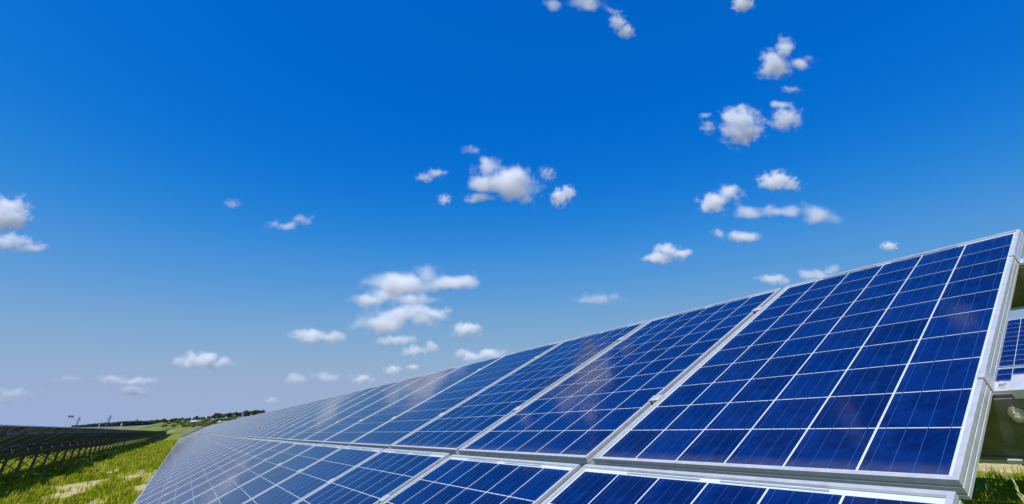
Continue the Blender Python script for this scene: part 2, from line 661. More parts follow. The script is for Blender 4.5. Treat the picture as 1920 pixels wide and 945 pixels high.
BACK_DY, BACK_DZ = ROW_PITCH, 0.80
BU = -4.45
for i in range(10):
    u = BU + i * STEP
    vis = 1.3 < u < 2.9
    panel(u, 0, BACK_DY, BACK_DZ, 2 if vis else 1,
          ("blue upper panel of the row glimpsed behind the frame edge, %s in its row" % ordinal(i + 1)), "upper tier panels of the row behind")
    panel(u, 1, BACK_DY, BACK_DZ, 2 if vis else 1,
          ("blue lower panel of the row glimpsed behind the frame edge, %s in its row" % ordinal(i + 1)), "lower tier panels of the row behind")


# ------------------------------------------------------------------ racks that carry the panels
def sweep_purlin(u0, u1, v, oy, oz, step=1.022):
    """a C section running along the row; the web faces down the slope"""
    n0 = -DEPTH - 0.001
    prof = [(0, 0), (PUR_W, 0), (PUR_W, -.014), (PUR_W - .003, -.014), (PUR_W - .003, -.003), (.003, -.003),
            (.003, -PUR_D + .003), (PUR_W - .003, -PUR_D + .003), (PUR_W - .003, -PUR_D + .014), (PUR_W, -PUR_D + .014), (PUR_W, -PUR_D), (0, -PUR_D)]
    n = len(prof)
    cnt = max(1, int((u1 - u0) / (step * 4)))
    V, Fc = [], []
    for s in range(cnt + 1):
        u = u0 + (u1 - u0) * s / cnt
        for (a, h_) in prof:
            V.append(slope_pt(u, v + a, n0 + h_, oy, oz))
    for s in range(cnt):
        for i in range(n):
            j = (i + 1) % n
            Fc.append((s * n + i, s * n + j, (s + 1) * n + j, (s + 1) * n + i))
    Fc += [tuple(range(n)), tuple(range(cnt * n + n - 1, cnt * n - 1, -1))]
    m = MB()
    m.add(V, Fc)
    return m


def bolt_mesh():
    m = MB()
    m.cyl((0, 0, 0), (0, 0, .003), .0155, n=20)
    m.cyl((0, 0, .003), (0, 0, .0055), .0125, n=18)
    m.cyl((0, 0, .0055), (0, 0, .0145), .0098, n=6)
    m.cyl((0, 0, .0145), (0, 0, .022), .0055, .005, n=12)
    return m.mesh("bolt", M_BOLT)


BOLT_ME = bolt_mesh()
m = MB()
m.box(-GAPX / 2 - .008, GAPX / 2 + .008, -.02, .02, .0005, .0035)
m.box(-.006, .006, -.02, .02, -.028, .0005)
m.cyl((0, 0, .0035), (0, 0, .009), .0062, n=6)
MIDCLAMP_ME = m.mesh("mid_clamp", M_ALU)
m = MB()
m.box(-.010, .004, -.022, .022, .0006, .0036)
m.box(.0008, .004, -.022, .022, -.031, .0006)
m.box(.004, .034, -.022, .022, -.031, -.0265)
m.cyl((.02, 0, -.0265), (.02, 0, -.019), .0075, n=6)
m.cyl((.02, 0, -.0265), (.02, 0, -.0248), .011, n=14)
ENDCLAMP_ME = m.mesh("end_clamp", M_ALU)
TV = 10 * PITCH_C + MBOT + MTOP + GAPV


def rack(name_label, u0, u1, oy, oz, post_us, clamps=0, end=False):
    root = empty("mounting_rack", (-(u0 + u1) / 2, oy, ground_z(-(u0 + u1) / 2, oy)))
    inv = Matrix.Translation(-root.location)
    tag(root, name_label, "mounting rack", "racks under the panel rows")

    def put(nm, mb_, mat):
        me_ = mb_.mesh(nm, mat)
        me_.transform(inv)
        bm_ = bmesh.new()
        bm_.from_mesh(me_)
        bmesh.ops.recalc_face_normals(bm_, faces=bm_.faces)
        bm_.to_mesh(me_)
        bm_.free()
        return link(nm, me_, root)

    vs_ = [PURLIN_V[0], PURLIN_V[1], PURLIN_V[0] - TV, PURLIN_V[1] - TV]
    first = None
    for v in vs_:
        p = put("purlin", sweep_purlin(u0, u1, v, oy, oz), M_STEEL)
        first = first or p
    nb = -DEPTH - .001 - PUR_D
    for pu in post_us:
        m_ = MB()
        a = slope_pt(pu, -1.62, nb - .045, oy, oz)
        b = slope_pt(pu, 1.55, nb - .045, oy, oz)
        m_.bar(a, b, .05, .088, (0, -ST, CT))
        put("rafter", m_, M_STEEL)
        top = slope_pt(pu, -.05, nb - .09, oy, oz)
        g = ground_z(top.x, top.y)
        m_ = MB()
        m_.bar((top.x + .06, top.y, g - .3), (top.x + .06, top.y, top.z + .09), .06, .13, (0, 1, 0))
        put("post", m_, M_STEEL)
        m_ = MB()
        q = slope_pt(pu, -1.05, nb - .06, oy, oz)
        m_.bar((top.x + .10, top.y, g + .35), (q.x + .10, q.y, q.z), .03, .035)
        put("brace", m_, M_STEEL)
        m_ = MB()
        q = slope_pt(pu, 1.0, nb - .06, oy, oz)
        m_.bar((top.x + .10, top.y, g + .35), (q.x + .10, q.y, q.z), .03, .035)
        put("brace", m_, M_STEEL)
        m_ = MB()
        m_.bar((top.x + .0, top.y - .1, top.z - .02), (top.x + .0, top.y + .1, top.z - .02), .012, .2)
        put("bracket_plate", m_, M_ALU)
    rot = Euler((TILT, 0, 0)).to_matrix().to_4x4()
    for i in range(1, clamps + 1):
        ue = i * STEP - GAPX / 2 - MX
        for v in vs_:
            o = link("mid_clamp", MIDCLAMP_ME, root)
            o.matrix_local = inv @ Matrix.Translation(slope_pt(ue, v + .027, 0.0, oy, oz)) @ rot
    if end:
        for v in vs_:
            o = link("end_clamp", ENDCLAMP_ME, root)
            o.matrix_local = inv @ Matrix.Translation(slope_pt(-MX, v + .027, 0.0, oy, oz)) @ rot
        n0 = -DEPTH - .001
        for v in vs_[:2]:
            # splice plate bolted to the web and the lip along its lower edge
            m_ = MB()
            m_.add([slope_pt(uu, v - .004 - dd, nn, oy, oz) for dd in (0, .004) for (uu, nn) in ((.20, n0 - .006), (-.16, n0 - .006), (-.16, n0 - .098), (.20, n0 - .098))],
                   [(0, 1, 2, 3), (7, 6, 5, 4), (0, 4, 5, 1), (1, 5, 6, 2), (2, 6, 7, 3), (3, 7, 4, 0)])
            pl = put("splice_plate", m_, M_STEEL)
            for (bu, bn) in ((-.040, -.062), (-.056, -.090)):
                o = link("bolt", BOLT_ME, root)
                o.matrix_local = inv @ Matrix.Translation(slope_pt(bu, v - .0082, bn - .006, oy, oz)) @ rot @ Matrix.Rotation(math.pi / 2, 4, 'X')
            m_ = MB()
            m_.add([slope_pt(uu, v + vv, nn, oy, oz) for nn in (n0 - PUR_D - .0005, n0 - PUR_D - .008) for (uu, vv) in ((.5, -.012), (.5, .05), (-.028, .05), (-.028, -.012))],
                   [(0, 1, 2, 3), (7, 6, 5, 4), (0, 4, 5, 1), (1, 5, 6, 2), (2, 6, 7, 3), (3, 7, 4, 0)])
            put("edge_lip", m_, M_ALU)
            m_ = MB()
            m_.add([slope_pt(uu, v + vv, nn, oy, oz) for nn in (n0 - .001, n0 + .016) for (uu, vv) in ((-.056, -.02), (-.056, .05), (-.16, .05), (-.16, -.02))],
                   [(0, 1, 2, 3), (7, 6, 5, 4), (0, 4, 5, 1), (1, 5, 6, 2), (2, 6, 7, 3), (3, 7, 4, 0)])
            put("cover_bracket", m_, M_ALU)
    return root


rack("grey steel rack carrying the big blue panel row, bolts at its cut end", -0.17, NCOL * STEP, 0, 0,
     [0.75 + 3.06 * k for k in range(28)], clamps=16, end=True)
rack("dark steel posts and braces carrying the shaded row beyond the grass strip", L0 * STEP - .2, (L0 + LN) * STEP, LEFT_DY, LEFT_DZ,
     [L0 * STEP + .6 + 3.06 * k for k in range(26)])
back_rack = rack("steel rack of the row glimpsed behind the bright frame edge", BU - .2, BU + 10 * STEP, BACK_DY, BACK_DZ, [-3.6, .15, 3.9])
m = MB()
m.bar((-3.1, 7.95, .42), (-1.3, 7.95, -1.25), .05, .05)
wb = link("wind_brace", m.mesh("wind_brace", M_STEEL), back_rack)
wb.location = -back_rack.location



def far_row(u0, u1, oy, oz, back, name, label):
    """the tail of a row, too far off to tell its panels apart"""
    fr_, gl_, st_ = MB(), MB(), MB()
    zref = ground_z(-u0, oy)
    u = u0
    while u < u1:
        dz = ground_z(-u, oy) - zref - (rise(-u) - rise(-u0))
        for v in (0.0, -TV):
            c = [slope_pt(u + du, v + dv, n_, oy, oz + dz) for n_ in (-DEPTH, 0) for (du, dv) in ((-MX, Y0), (-MX, Y1), (-X0, Y1), (-X0, Y0))]
            fr_.add(c, [(0, 1, 2, 3), (7, 6, 5, 4), (0, 4, 5, 1), (1, 5, 6, 2), (2, 6, 7, 3), (3, 7, 4, 0)])
            g_ = [slope_pt(u + du, v + dv, .0015, oy, oz + dz) for (du, dv) in ((-MX + .02, Y0 + .02), (-MX + .02, Y1 - .02), (-X0 - .02, Y1 - .02), (-X0 - .02, Y0 + .02))]
            gl_.add(g_, [(3, 2, 1, 0)])
        if int(round(u / STEP)) % 3 == 0:
            t_ = slope_pt(u, -.05, -.2, oy, oz + dz)
            st_.bar((t_.x, t_.y, ground_z(t_.x, t_.y) - .3), t_, .06, .12, (0, 1, 0))
        u += STEP
    root = empty(name, (-u0, oy, zref))
    tag(root, label, "panel row", kind="stuff")
    for nm, m_, mt in (("frames", fr_, M_BACK_SHADED if back else M_ALU), ("panel_faces", gl_, M_FARFACE), ("posts", st_, M_STEEL)):
        o_ = link(nm, m_.mesh(nm, mt), root)
        o_.location = -root.location
        tag(o_, kind="stuff")


M_FARFACE, _nt, _b = new_mat("distant_panel_face")
_n = noise_tex(_nt, 0.6, 3)
_nt.links.new(ramp(_nt, _n.outputs["Fac"], [(0.3, (0.004, 0.024, 0.12)), (0.7, (0.006, 0.034, 0.16))]), _b.inputs["Base Color"])
_b.inputs["Roughness"].default_value = 0.06
_b.inputs["IOR"].default_value = 1.25
far_row(NCOL * STEP, 170 * STEP, 0, 0, False, "distant_panels", "pale vanishing tail of the big blue panel row")
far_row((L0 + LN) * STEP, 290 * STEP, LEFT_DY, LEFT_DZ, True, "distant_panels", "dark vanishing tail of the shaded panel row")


# ------------------------------------------------------------------ grass
def make_grass_mat():
    m = bpy.data.materials.new("grass_blades")
    m.use_nodes = True
    nt = m.node_tree
    nt.nodes.clear()
    out = N(nt, "ShaderNodeOutputMaterial")
    at = N(nt, "ShaderNodeAttribute", attribute_name="tint")
    c = ramp(nt, at.outputs["Fac"], [(0.0, (0.10, 0.15, 0.006)), (0.35, (0.25, 0.31, 0.010)), (0.7, (0.37, 0.39, 0.022)), (1.0, (0.48, 0.42, 0.11))])
    d = N(nt, "ShaderNodeBsdfDiffuse")
    t = N(nt, "ShaderNodeBsdfTranslucent")
    nt.links.new(c, d.inputs[0])
    nt.links.new(c, t.inputs[0])
    mx = N(nt, "ShaderNodeMixShader")
    mx.inputs[0].default_value = 0.3
    nt.links.new(d.outputs[0], mx.inputs[1])
    nt.links.new(t.outputs[0], mx.inputs[2])
    nt.links.new(mx.outputs[0], out.inputs["Surface"])
    return m


M_GRASS = make_grass_mat()


def make_grass():
    roots = []
    def scatter(count, xf, y0, y1, hmul, soil_max=0.35, wmul=1.0):
        n = 0
        while n < count:
            x, y = xf(), random.uniform(y0, y1)
            n += 1
            s = soil_sunlit(x, y)
            if s > soil_max * .5 and random.random() > 0.04:
                continue
            clump = mnoise.noise((x * 0.55, y * 0.8, 7.7)) + 0.6 * mnoise.noise((x * 1.7, y * 2.2, 3.3))
            dist = abs(x)
            h = hmul * (0.10 + 0.19 * max(0, clump + 0.3)) * random.uniform(0.6, 1.35)
            roots.append((x, y, ground_z(x, y), h, clump, wmul * (0.006 + 0.00038 * dist)))
    scatter(30000, lambda: -math.exp(random.uniform(math.log(9), math.log(62))), -8.8, -1.3, 1.0)
    scatter(9000, lambda: -math.exp(random.uniform(math.log(55), math.log(150))), -9.5, -0.5, 1.2)
    scatter(7000, lambda: -random.uniform(24, 100), -17, -8.8, 1.0)
    scatter(9000, lambda: random.uniform(-9, 2), 3.0, 20.0, 1.2)
    R = np.array(roots)
    n = len(R)
    B = 5
    base = np.repeat(R, B, axis=0)
    k = len(base)
    ang = RNG.uniform(0, 2 * np.pi, k)
    off = RNG.normal(0, 0.05, (k, 2)) * (1 + base[:, 5:6] * 12)
    lean = RNG.uniform(0.15, 0.75, k) * base[:, 3]
    hh = base[:, 3] * RNG.uniform(0.6, 1.2, k)
    w = base[:, 5] * RNG.uniform(0.7, 1.3, k)
    dx, dy = np.cos(ang), np.sin(ang)
    bx, by, bz = base[:, 0] + off[:, 0], base[:, 1] + off[:, 1], base[:, 2] - 0.02
    sx, sy = -dy * w, dx * w
    P = np.zeros((k, 5, 3))
    P[:, 0] = np.stack([bx - sx, by - sy, bz], 1)
    P[:, 1] = np.stack([bx + sx, by + sy, bz], 1)
    mx_, my_, mz_ = bx + dx * lean * .3, by + dy * lean * .3, bz + hh * .6
    P[:, 2] = np.stack([mx_ + sx * .8, my_ + sy * .8, mz_], 1)
    P[:, 3] = np.stack([mx_ - sx * .8, my_ - sy * .8, mz_], 1)
    P[:, 4] = np.stack([bx + dx * lean, by + dy * lean, bz + hh], 1)
    me = bpy.data.meshes.new("grass")
    me.vertices.add(k * 5)
    me.vertices.foreach_set("co", P.reshape(-1))
    idx = np.arange(k)[:, None] * 5
    q = (idx + np.array([[0, 1, 2, 3]])).astype(np.int32)
    t = (idx + np.array([[3, 2, 4]])).astype(np.int32)
    loops = np.concatenate([q, t], 1).reshape(-1)
    me.loops.add(len(loops))
    me.loops.foreach_set("vertex_index", loops)
    me.polygons.add(k * 2)
    st = (np.arange(k)[:, None] * 7 + np.array([[0, 4]])).reshape(-1)
    me.polygons.foreach_set("loop_start", st.astype(np.int32))
    me.update(calc_edges=True)
    at = me.attributes.new("tint", 'FLOAT', 'POINT')
    tint = np.clip(0.5 + 0.38 * base[:, 4] + RNG.normal(0, 0.16, k), 0, 1)
    at.data.foreach_set("value", np.repeat(tint, 5))
    o = link("grass", me, None, M_GRASS)
    tag(o, "rough bright green meadow grass between and under the solar rows", "grass", kind="stuff")


make_grass()


def seed_grass(px, py, y, label, n=3):
    """tall grass stalks with pale seed heads whose tops reach the given height"""
    d = ray(px, py)
    p = CAM + d * ((y - CAM.y) / d.y)
    g = ground_z(p.x, p.y)
    root = empty("seed_grass", (p.x, p.y, g))
    tag(root, label, "plant", "tall grass stalks behind the big row")
    H = p.z - g
    for i in range(n):
        s = MB()
        ox, oy = random.uniform(-.06, .06), random.uniform(-.06, .06)
        h = H * (1.0 if i == 0 else random.uniform(.75, .95))
        lx = random.uniform(-.08, .12)
        s.cyl((ox, oy, -.02), (ox + lx * .4, oy, h * .6), .004, .003, n=6)
        s.cyl((ox + lx * .4, oy, h * .6), (ox + lx, oy, h * .86), .003, .002, n=6)
        link("stem", s.mesh("stem", M_STRAW), root)
        e = MB()
        for q in range(26):
            t = q / 25
            z = h * .84 + h * .16 * t
            a = q * 2.4
            r = .016 * (1 - t) + .004
            c = Vector((ox + lx * (1 + t * .12), oy, z))
            tip = c + Vector((math.cos(a) * r, math.sin(a) * r, .02))
            e.cyl(c, tip, .0045, .001, n=5)
        tag(link("seed_head", e.mesh("seed_head", M_STRAW), root), kind="stuff")
    lf = MB()
    for i in range(9):
        a = random.uniform(0, 6.28)
        l = random.uniform(.25, .5)
        w = .006
        v = []
        for t in (0, .5, 1):
            c = Vector((math.cos(a) * l * t * .6, math.sin(a) * l * t * .6, l * (t * 1.3 - .55 * t * t)))
            s_ = Vector((-math.sin(a), math.cos(a), 0)) * w * (1 - t * .9)
            v += [c - s_, c + s_]
        lf.add(v, [(0, 1, 3, 2), (2, 3, 5, 4)])
    tag(link("leaves", lf.mesh("leaves", M_WEED), root), kind="stuff")


M_STRAW = make_plain("straw", (0.40, 0.42, 0.18), 0.8, 0.1, 0.2, 30)
M_WEED = make_plain("weed_green", (0.07, 0.11, 0.02), 0.7, 0.2, 0.3, 12)
seed_grass(1848, 902, 2.3, "tall pale grass stalk with seed head beside the frame's lower corner", 2)
seed_grass(1876, 932, 2.5, "shorter grass stalk with seed head at the picture's bottom corner", 2)


def weed(px, py, h, label, seed):
    random.seed(seed)
    p = ground_hit(px, py)
    root = empty("weed_plant", (p.x, p.y, ground_z(p.x, p.y)))
    tag(root, label, "plant", "weeds at the edge of the shaded row")
    st, lv, fl = MB(), MB(), MB()
    for i in range(7):
        a = random.uniform(0, 6.28)
        tip = Vector((math.cos(a) * h * .35, math.sin(a) * h * .35, h * random.uniform(.6, 1)))
        st.cyl((0, 0, -.02), tip, .008, .004, n=5)
        for j in range(16):
            t = random.uniform(.2, 1)
            c = tip * t
            b = random.uniform(0, 6.28)
            l = h * random.uniform(.08, .16)
            e = Vector((math.cos(b), math.sin(b), random.uniform(-.2, .6))) * l
            s_ = Vector((-math.sin(b), math.cos(b), 0)) * l * .3
            lv.add([c, c + e * .5 + s_, c + e, c + e * .5 - s_], [(0, 1, 2, 3)])
        fl.cyl(tip, tip + Vector((0, 0, h * .04)), h * .03, h * .05, n=6)
    tag(link("stems", st.mesh("stems", M_WEED), root), kind="stuff")
    tag(link("leaves", lv.mesh("leaves", M_WEED), root), kind="stuff")
    tag(link("flowers", fl.mesh("flowers", M_STRAW), root), kind="stuff")


weed(146, 892, .85, "tall leafy weed in the shade of the dark panel row", 1)
weed(82, 905, .5, "small weed below the dark row, deep in its shade", 2)
weed(112, 893, .6, "pale flowered weed between two posts of the dark row", 3)
weed(205, 868, .7, "weed at the sunlit edge of the dark row's shadow", 4)
random.seed(11)


# ------------------------------------------------------------------ trees, bushes, far wood
def foliage_mat(name, dark, light, scale=0.8):
    m, nt, b = new_mat(name)
    at = N(nt, "ShaderNodeAttribute", attribute_name="tint")
    oi = N(nt, "ShaderNodeObjectInfo")
    ad = N(nt, "ShaderNodeMath", operation='MULTIPLY_ADD')
    nt.links.new(oi.outputs["Random"], ad.inputs[0])
    ad.inputs[1].default_value = 0.35
    nt.links.new(at.outputs["Fac"], ad.inputs[2])
    c = ramp(nt, ad.outputs[0], [(0.1, dark), (1.1, light)])
    nt.links.new(c, b.inputs["Base Color"])
    b.inputs["Roughness"].default_value = 0.8
    b.inputs["Specular IOR Level"].default_value = 0.15
    return m


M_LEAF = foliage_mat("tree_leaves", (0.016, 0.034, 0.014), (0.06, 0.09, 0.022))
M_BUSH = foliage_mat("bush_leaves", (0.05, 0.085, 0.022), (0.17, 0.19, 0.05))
M_WOOD_HAZED = foliage_mat("hazed_wood_leaves", (0.012, 0.030, 0.030), (0.026, 0.052, 0.045))  # distance haze mixed into the leaf colour as a blue-green tint
M_BARK = make_plain("bark", (0.09, 0.07, 0.05), 0.9, 0.1, 0.3, 4)


def leaf_cloud(lobes, count, size, mat, name="crown"):
    V, Fc, T = [], [], []
    vol = [a * b * c for (_, _, _, a, b, c) in lobes]
    for i in range(count):
        cx, cy, cz, a, b, c = random.choices(lobes, vol)[0]
        d = Vector((random.gauss(0, 1), random.gauss(0, 1), random.gauss(0, 1))).normalized() * (random.random() ** 0.35)
        p = Vector((cx + d.x * a, cy + d.y * b, cz + d.z * c))
        n = (d + Vector((random.gauss(0, .6), random.gauss(0, .6), random.gauss(0, .6)))).normalized()
        s = n.orthogonal().normalized()
        t = n.cross(s)
        an = random.uniform(0, 6.28)
        s, t = s * math.cos(an) + t * math.sin(an), t * math.cos(an) - s * math.sin(an)
        z = size * random.uniform(.6, 1.4)
        k = len(V)
        V += [p - s * z, p + t * z * .7, p + s * z, p - t * z * .7]
        Fc.append((k, k + 1, k + 2, k + 3))
        tt = random.random()
        T += [tt] * 4
    me = bpy.data.meshes.new(name)
    me.from_pydata([tuple(v) for v in V], [], Fc)
    at = me.attributes.new("tint", 'FLOAT', 'POINT')
    at.data.foreach_set("value", T)
    me.materials.append(mat)
    return me


def tree_proto(seed, h):
    random.seed(seed)
    t = MB()
    t.cyl((0, 0, -.3), (0.1, 0, h * .45), h * .03, h * .018, n=7)
    lobes = []
    for i in range(7):
        a = random.uniform(0, 6.28)
        r = h * random.uniform(.05, .28)
        z = h * random.uniform(.25, .75)
        rr = h * random.uniform(.16, .24)
        lobes.append((math.cos(a) * r, math.sin(a) * r, z, rr * 1.15, rr * 1.15, rr))
        t.cyl((0.05, 0, h * .3), (math.cos(a) * r * .8, math.sin(a) * r * .8, z), h * .014, h * .005, n=5)
    lobes.append((0, 0, h * .82, h * .17, h * .17, h * .16))
    return t.mesh("trunk", M_BARK), leaf_cloud(lobes, 620, h * .055, M_LEAF)


TREES = [tree_proto(s, 5.0) for s in (21, 22, 23)]


def tree(px, r, sc, label, k):
    d = ray(px, 800)
    a = Vector((d.x, d.y)).normalized()
    x, y = CAM.x + a.x * r, CAM.y + a.y * r
    root = empty("tree", (x, y, ground_z(x, y) - .1))
    root.rotation_euler.z = random.uniform(0, 6.28)
    root.scale = (sc * 1.7, sc * 1.7, sc)
    tag(root, label, "tree", "trees along the hill crest")
    link("trunk", TREES[k % 3][0], root)
    link("crown", TREES[k % 3][1], root)


random.seed(5)
xs_t = [290 + 5.2 * k_ for k_ in range(39)]
for k, px in enumerate(xs_t):
    tree(px + random.uniform(-2, 2), random.uniform(740, 800), random.uniform(.75, 1.25) * (1.25 if px > 390 else .8),
         "dark green tree on the hill crest, %s counting towards the big panel row" % ordinal(k + 1), k)


def bush_proto(seed):
    random.seed(seed)
    lobes = [(random.uniform(-.7, .7), random.uniform(-.7, .7), random.uniform(.35, .7), random.uniform(.4, .7), random.uniform(.4, .7), random.uniform(.35, .5)) for i in range(5)]
    t = MB()
    for (x, y, z, *_) in lobes:
        t.cyl((0, 0, -.2), (x * .8, y * .8, z), .05, .02, n=5)
    return t.mesh("stems", M_BARK), leaf_cloud(lobes, 300, .16, M_BUSH, "foliage")


BUSHES = [bush_proto(s) for s in (31, 32, 33)]
random.seed(6)
SPOTS = [(333, 794, 2.6), (340, 797, 2.0), (348, 793, 2.4), (356, 800, 2.6), (362, 801, 1.6), (372, 799, 2.2), (379, 796, 2.4), (385, 801, 1.8), (392, 797, 2.2), (398, 794, 2.4),
         (404, 799, 1.6), (352, 796, 1.6), (325, 799, 1.6), (318, 796, 1.8), (345, 801, 1.5), (410, 792, 2.4), (418, 790, 2.2), (427, 789, 2.4), (436, 787, 2.2), (366, 792, 2.4), (310, 793, 2.0), (388, 791, 2.6)]
SPOTS = [(a, b, c * 1.1) for (a, b, c) in SPOTS]
for k in range(16):
    a_ = random.uniform(292, 440)
    top_ = 791 - (a_ - 292) * .055
    SPOTS.append((a_, random.uniform(top_, min(803, top_ + 14)), random.uniform(1.0, 2.4)))
for k, (px, py, sc) in enumerate(sorted(SPOTS)):
    p = ground_hit(px, py)
    root = empty("bush", (p.x, p.y, ground_z(p.x, p.y)))
    root.scale = (sc * 1.1, sc * 1.1, sc * .9)
    root.rotation_euler.z = random.uniform(0, 6.28)
    tag(root, "green bush on the pale far slope, %s counting towards the big panel row" % ordinal(k + 1), "bush", "bushes on the far slope")
    link("stems", BUSHES[k % 3][0], root)
    tag(link("foliage", BUSHES[k % 3][1], root), kind="stuff")

# the far wood that reads as one dark mass
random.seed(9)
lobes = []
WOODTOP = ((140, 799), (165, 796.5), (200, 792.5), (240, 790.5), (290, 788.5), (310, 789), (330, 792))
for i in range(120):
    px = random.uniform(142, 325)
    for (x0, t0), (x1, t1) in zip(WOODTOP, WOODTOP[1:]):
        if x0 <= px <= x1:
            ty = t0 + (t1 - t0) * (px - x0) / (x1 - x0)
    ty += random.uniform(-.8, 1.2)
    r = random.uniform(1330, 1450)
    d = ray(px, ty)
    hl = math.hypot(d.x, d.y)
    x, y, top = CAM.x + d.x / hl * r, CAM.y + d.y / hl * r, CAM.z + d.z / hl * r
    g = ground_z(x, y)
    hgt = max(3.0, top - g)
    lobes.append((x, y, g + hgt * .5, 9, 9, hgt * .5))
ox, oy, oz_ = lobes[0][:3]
wood_me = leaf_cloud([(a - ox, b - oy, c - oz_, d, e, f) for (a, b, c, d, e, f) in lobes], 16000, 1.5, M_WOOD_HAZED, "far_wood")
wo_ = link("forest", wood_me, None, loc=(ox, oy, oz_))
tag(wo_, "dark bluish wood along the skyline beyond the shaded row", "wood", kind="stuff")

# ------------------------------------------------------------------ far shed, hut, pylons and masts
def shed(px, py, w, dpt, h, wall, roof, label, name):
    p = ground_hit(px, py)
    root = empty(name, (p.x, p.y, ground_z(p.x, p.y) - .3))
    root.rotation_euler.z = 0.35
    tag(root, label, "building", "small buildings on the far slope")
    m = MB()
    m.box(-w / 2, w / 2, -dpt / 2, dpt / 2, 0, h)
    m.build("wall", wall, root)
    m = MB()
    e = .35
    m.add([(-w / 2 - e, -dpt / 2 - e, h), (w / 2 + e, -dpt / 2 - e, h), (w / 2 + e, dpt / 2 + e, h), (-w / 2 - e, dpt / 2 + e, h), (-w / 2 - e, 0, h * 1.45), (w / 2 + e, 0, h * 1.45)],
          [(0, 1, 5, 4), (2, 3, 4, 5), (0, 4, 3), (1, 2, 5), (3, 2, 1, 0)])
    m.build("roof", roof, root)
    m = MB()
    m.box(w / 2 - .02, w / 2 + .06, -.6, .6, 0, 2.0)
    m.build("door", M_STEEL, root)
    for s in (-1, 1):
        m = MB()
        m.box(w / 2 - .02, w / 2 + .05, s * dpt * .3 - .45, s * dpt * .3 + .45, 1.0, 1.9)
        m.build("window", M_CONNECT, root)


M_WALLG = make_plain("slate_wall", (0.08, 0.11, 0.15), 0.8)
M_WHITE = make_plain("white_paint", (0.75, 0.76, 0.78), 0.6)
shed(364, 797, 5.0, 6.0, 2.4, M_WALLG, M_WHITE, "dark shed with pale roof among bushes on the far slope", "shed")
shed(411, 796, 1.8, 1.8, 1.6, M_WHITE, M_WHITE, "tiny white hut on the far slope close to the big row", "hut")

M_PYLON = make_plain("weathered_steel", (0.10, 0.13, 0.17), 0.7)
M_MAST = make_plain("pale_concrete", (0.55, 0.54, 0.48), 0.9)


def at_far(px, r):
    d = ray(px, 800)
    a = Vector((d.x, d.y)).normalized()
    x, y = CAM.x + a.x * r, CAM.y + a.y * r
    return Vector((x, y, ground_z(x, y))), math.atan2(a.y, a.x)


def height_for(px, py, base, r):
    d = ray(px, py)
    return CAM.z + d.z / math.hypot(d.x, d.y) * r - base.z


def pylon(px, topy, r, label, th=.2):
    base, az = at_far(px, r)
    H = height_for(px, topy, base, r)
    root = empty("pylon", base)
    root.rotation_euler.z = az + math.pi / 2 + .3
    tag(root, label, "pylon", "power pylons on the skyline")
    m = MB()
    def hw(t):
        return H * (.11 * (1 - t) ** 1.4 + .018)
    lv = [0, .2, .38, .54, .68, .8, .9, 1.0]
    for a, b in zip(lv, lv[1:]):
        c0, c1 = hw(a), hw(b)
        q0 = [(-c0, -c0, H * a), (c0, -c0, H * a), (c0, c0, H * a), (-c0, c0, H * a)]
        q1 = [(-c1, -c1, H * b), (c1, -c1, H * b), (c1, c1, H * b), (-c1, c1, H * b)]
        for k in range(4):
            m.bar(q0[k], q1[k], th, th)
            m.bar(q0[k], q1[(k + 1) % 4], th * .6, th * .6)
            m.bar(q0[(k + 1) % 4], q1[k], th * .6, th * .6)
            m.bar(q1[k], q1[(k + 1) % 4], th * .6, th * .6)
    m.build("lattice_tower", M_PYLON, root)
    for (t, wd) in ((.66, .24), (.79, .19), (.92, .14)):
        m = MB()
        for s in (-1, 1):
            for yy in (-1, 1):
                m.bar((s * hw(t), yy * hw(t), H * t), (s * H * wd, 0, H * (t + .01)), th * .9, th * .9)
                m.bar((s * hw(t), yy * hw(t), H * (t + .05)), (s * H * wd, 0, H * (t + .01)), th * .6, th * .6)
        arm = m.build("cross_arm", M_PYLON, root)
        for s in (-1, 1):
            m = MB()
            m.cyl((s * H * wd, 0, H * (t + .01)), (s * H * wd, 0, H * (t - .05)), th * .5, n=6)
            m.build("insulator", M_PYLON, arm)


pylon(142, 782, 1150, "slim dark pylon beside the pale twin-legged mast on the skyline")
pylon(199, 778.5, 1200, "tallest dark pylon with cross arms above the far wood")
pylon(252, 785.5, 1900, "tiny pylon tip showing above the middle of the far wood", .3)


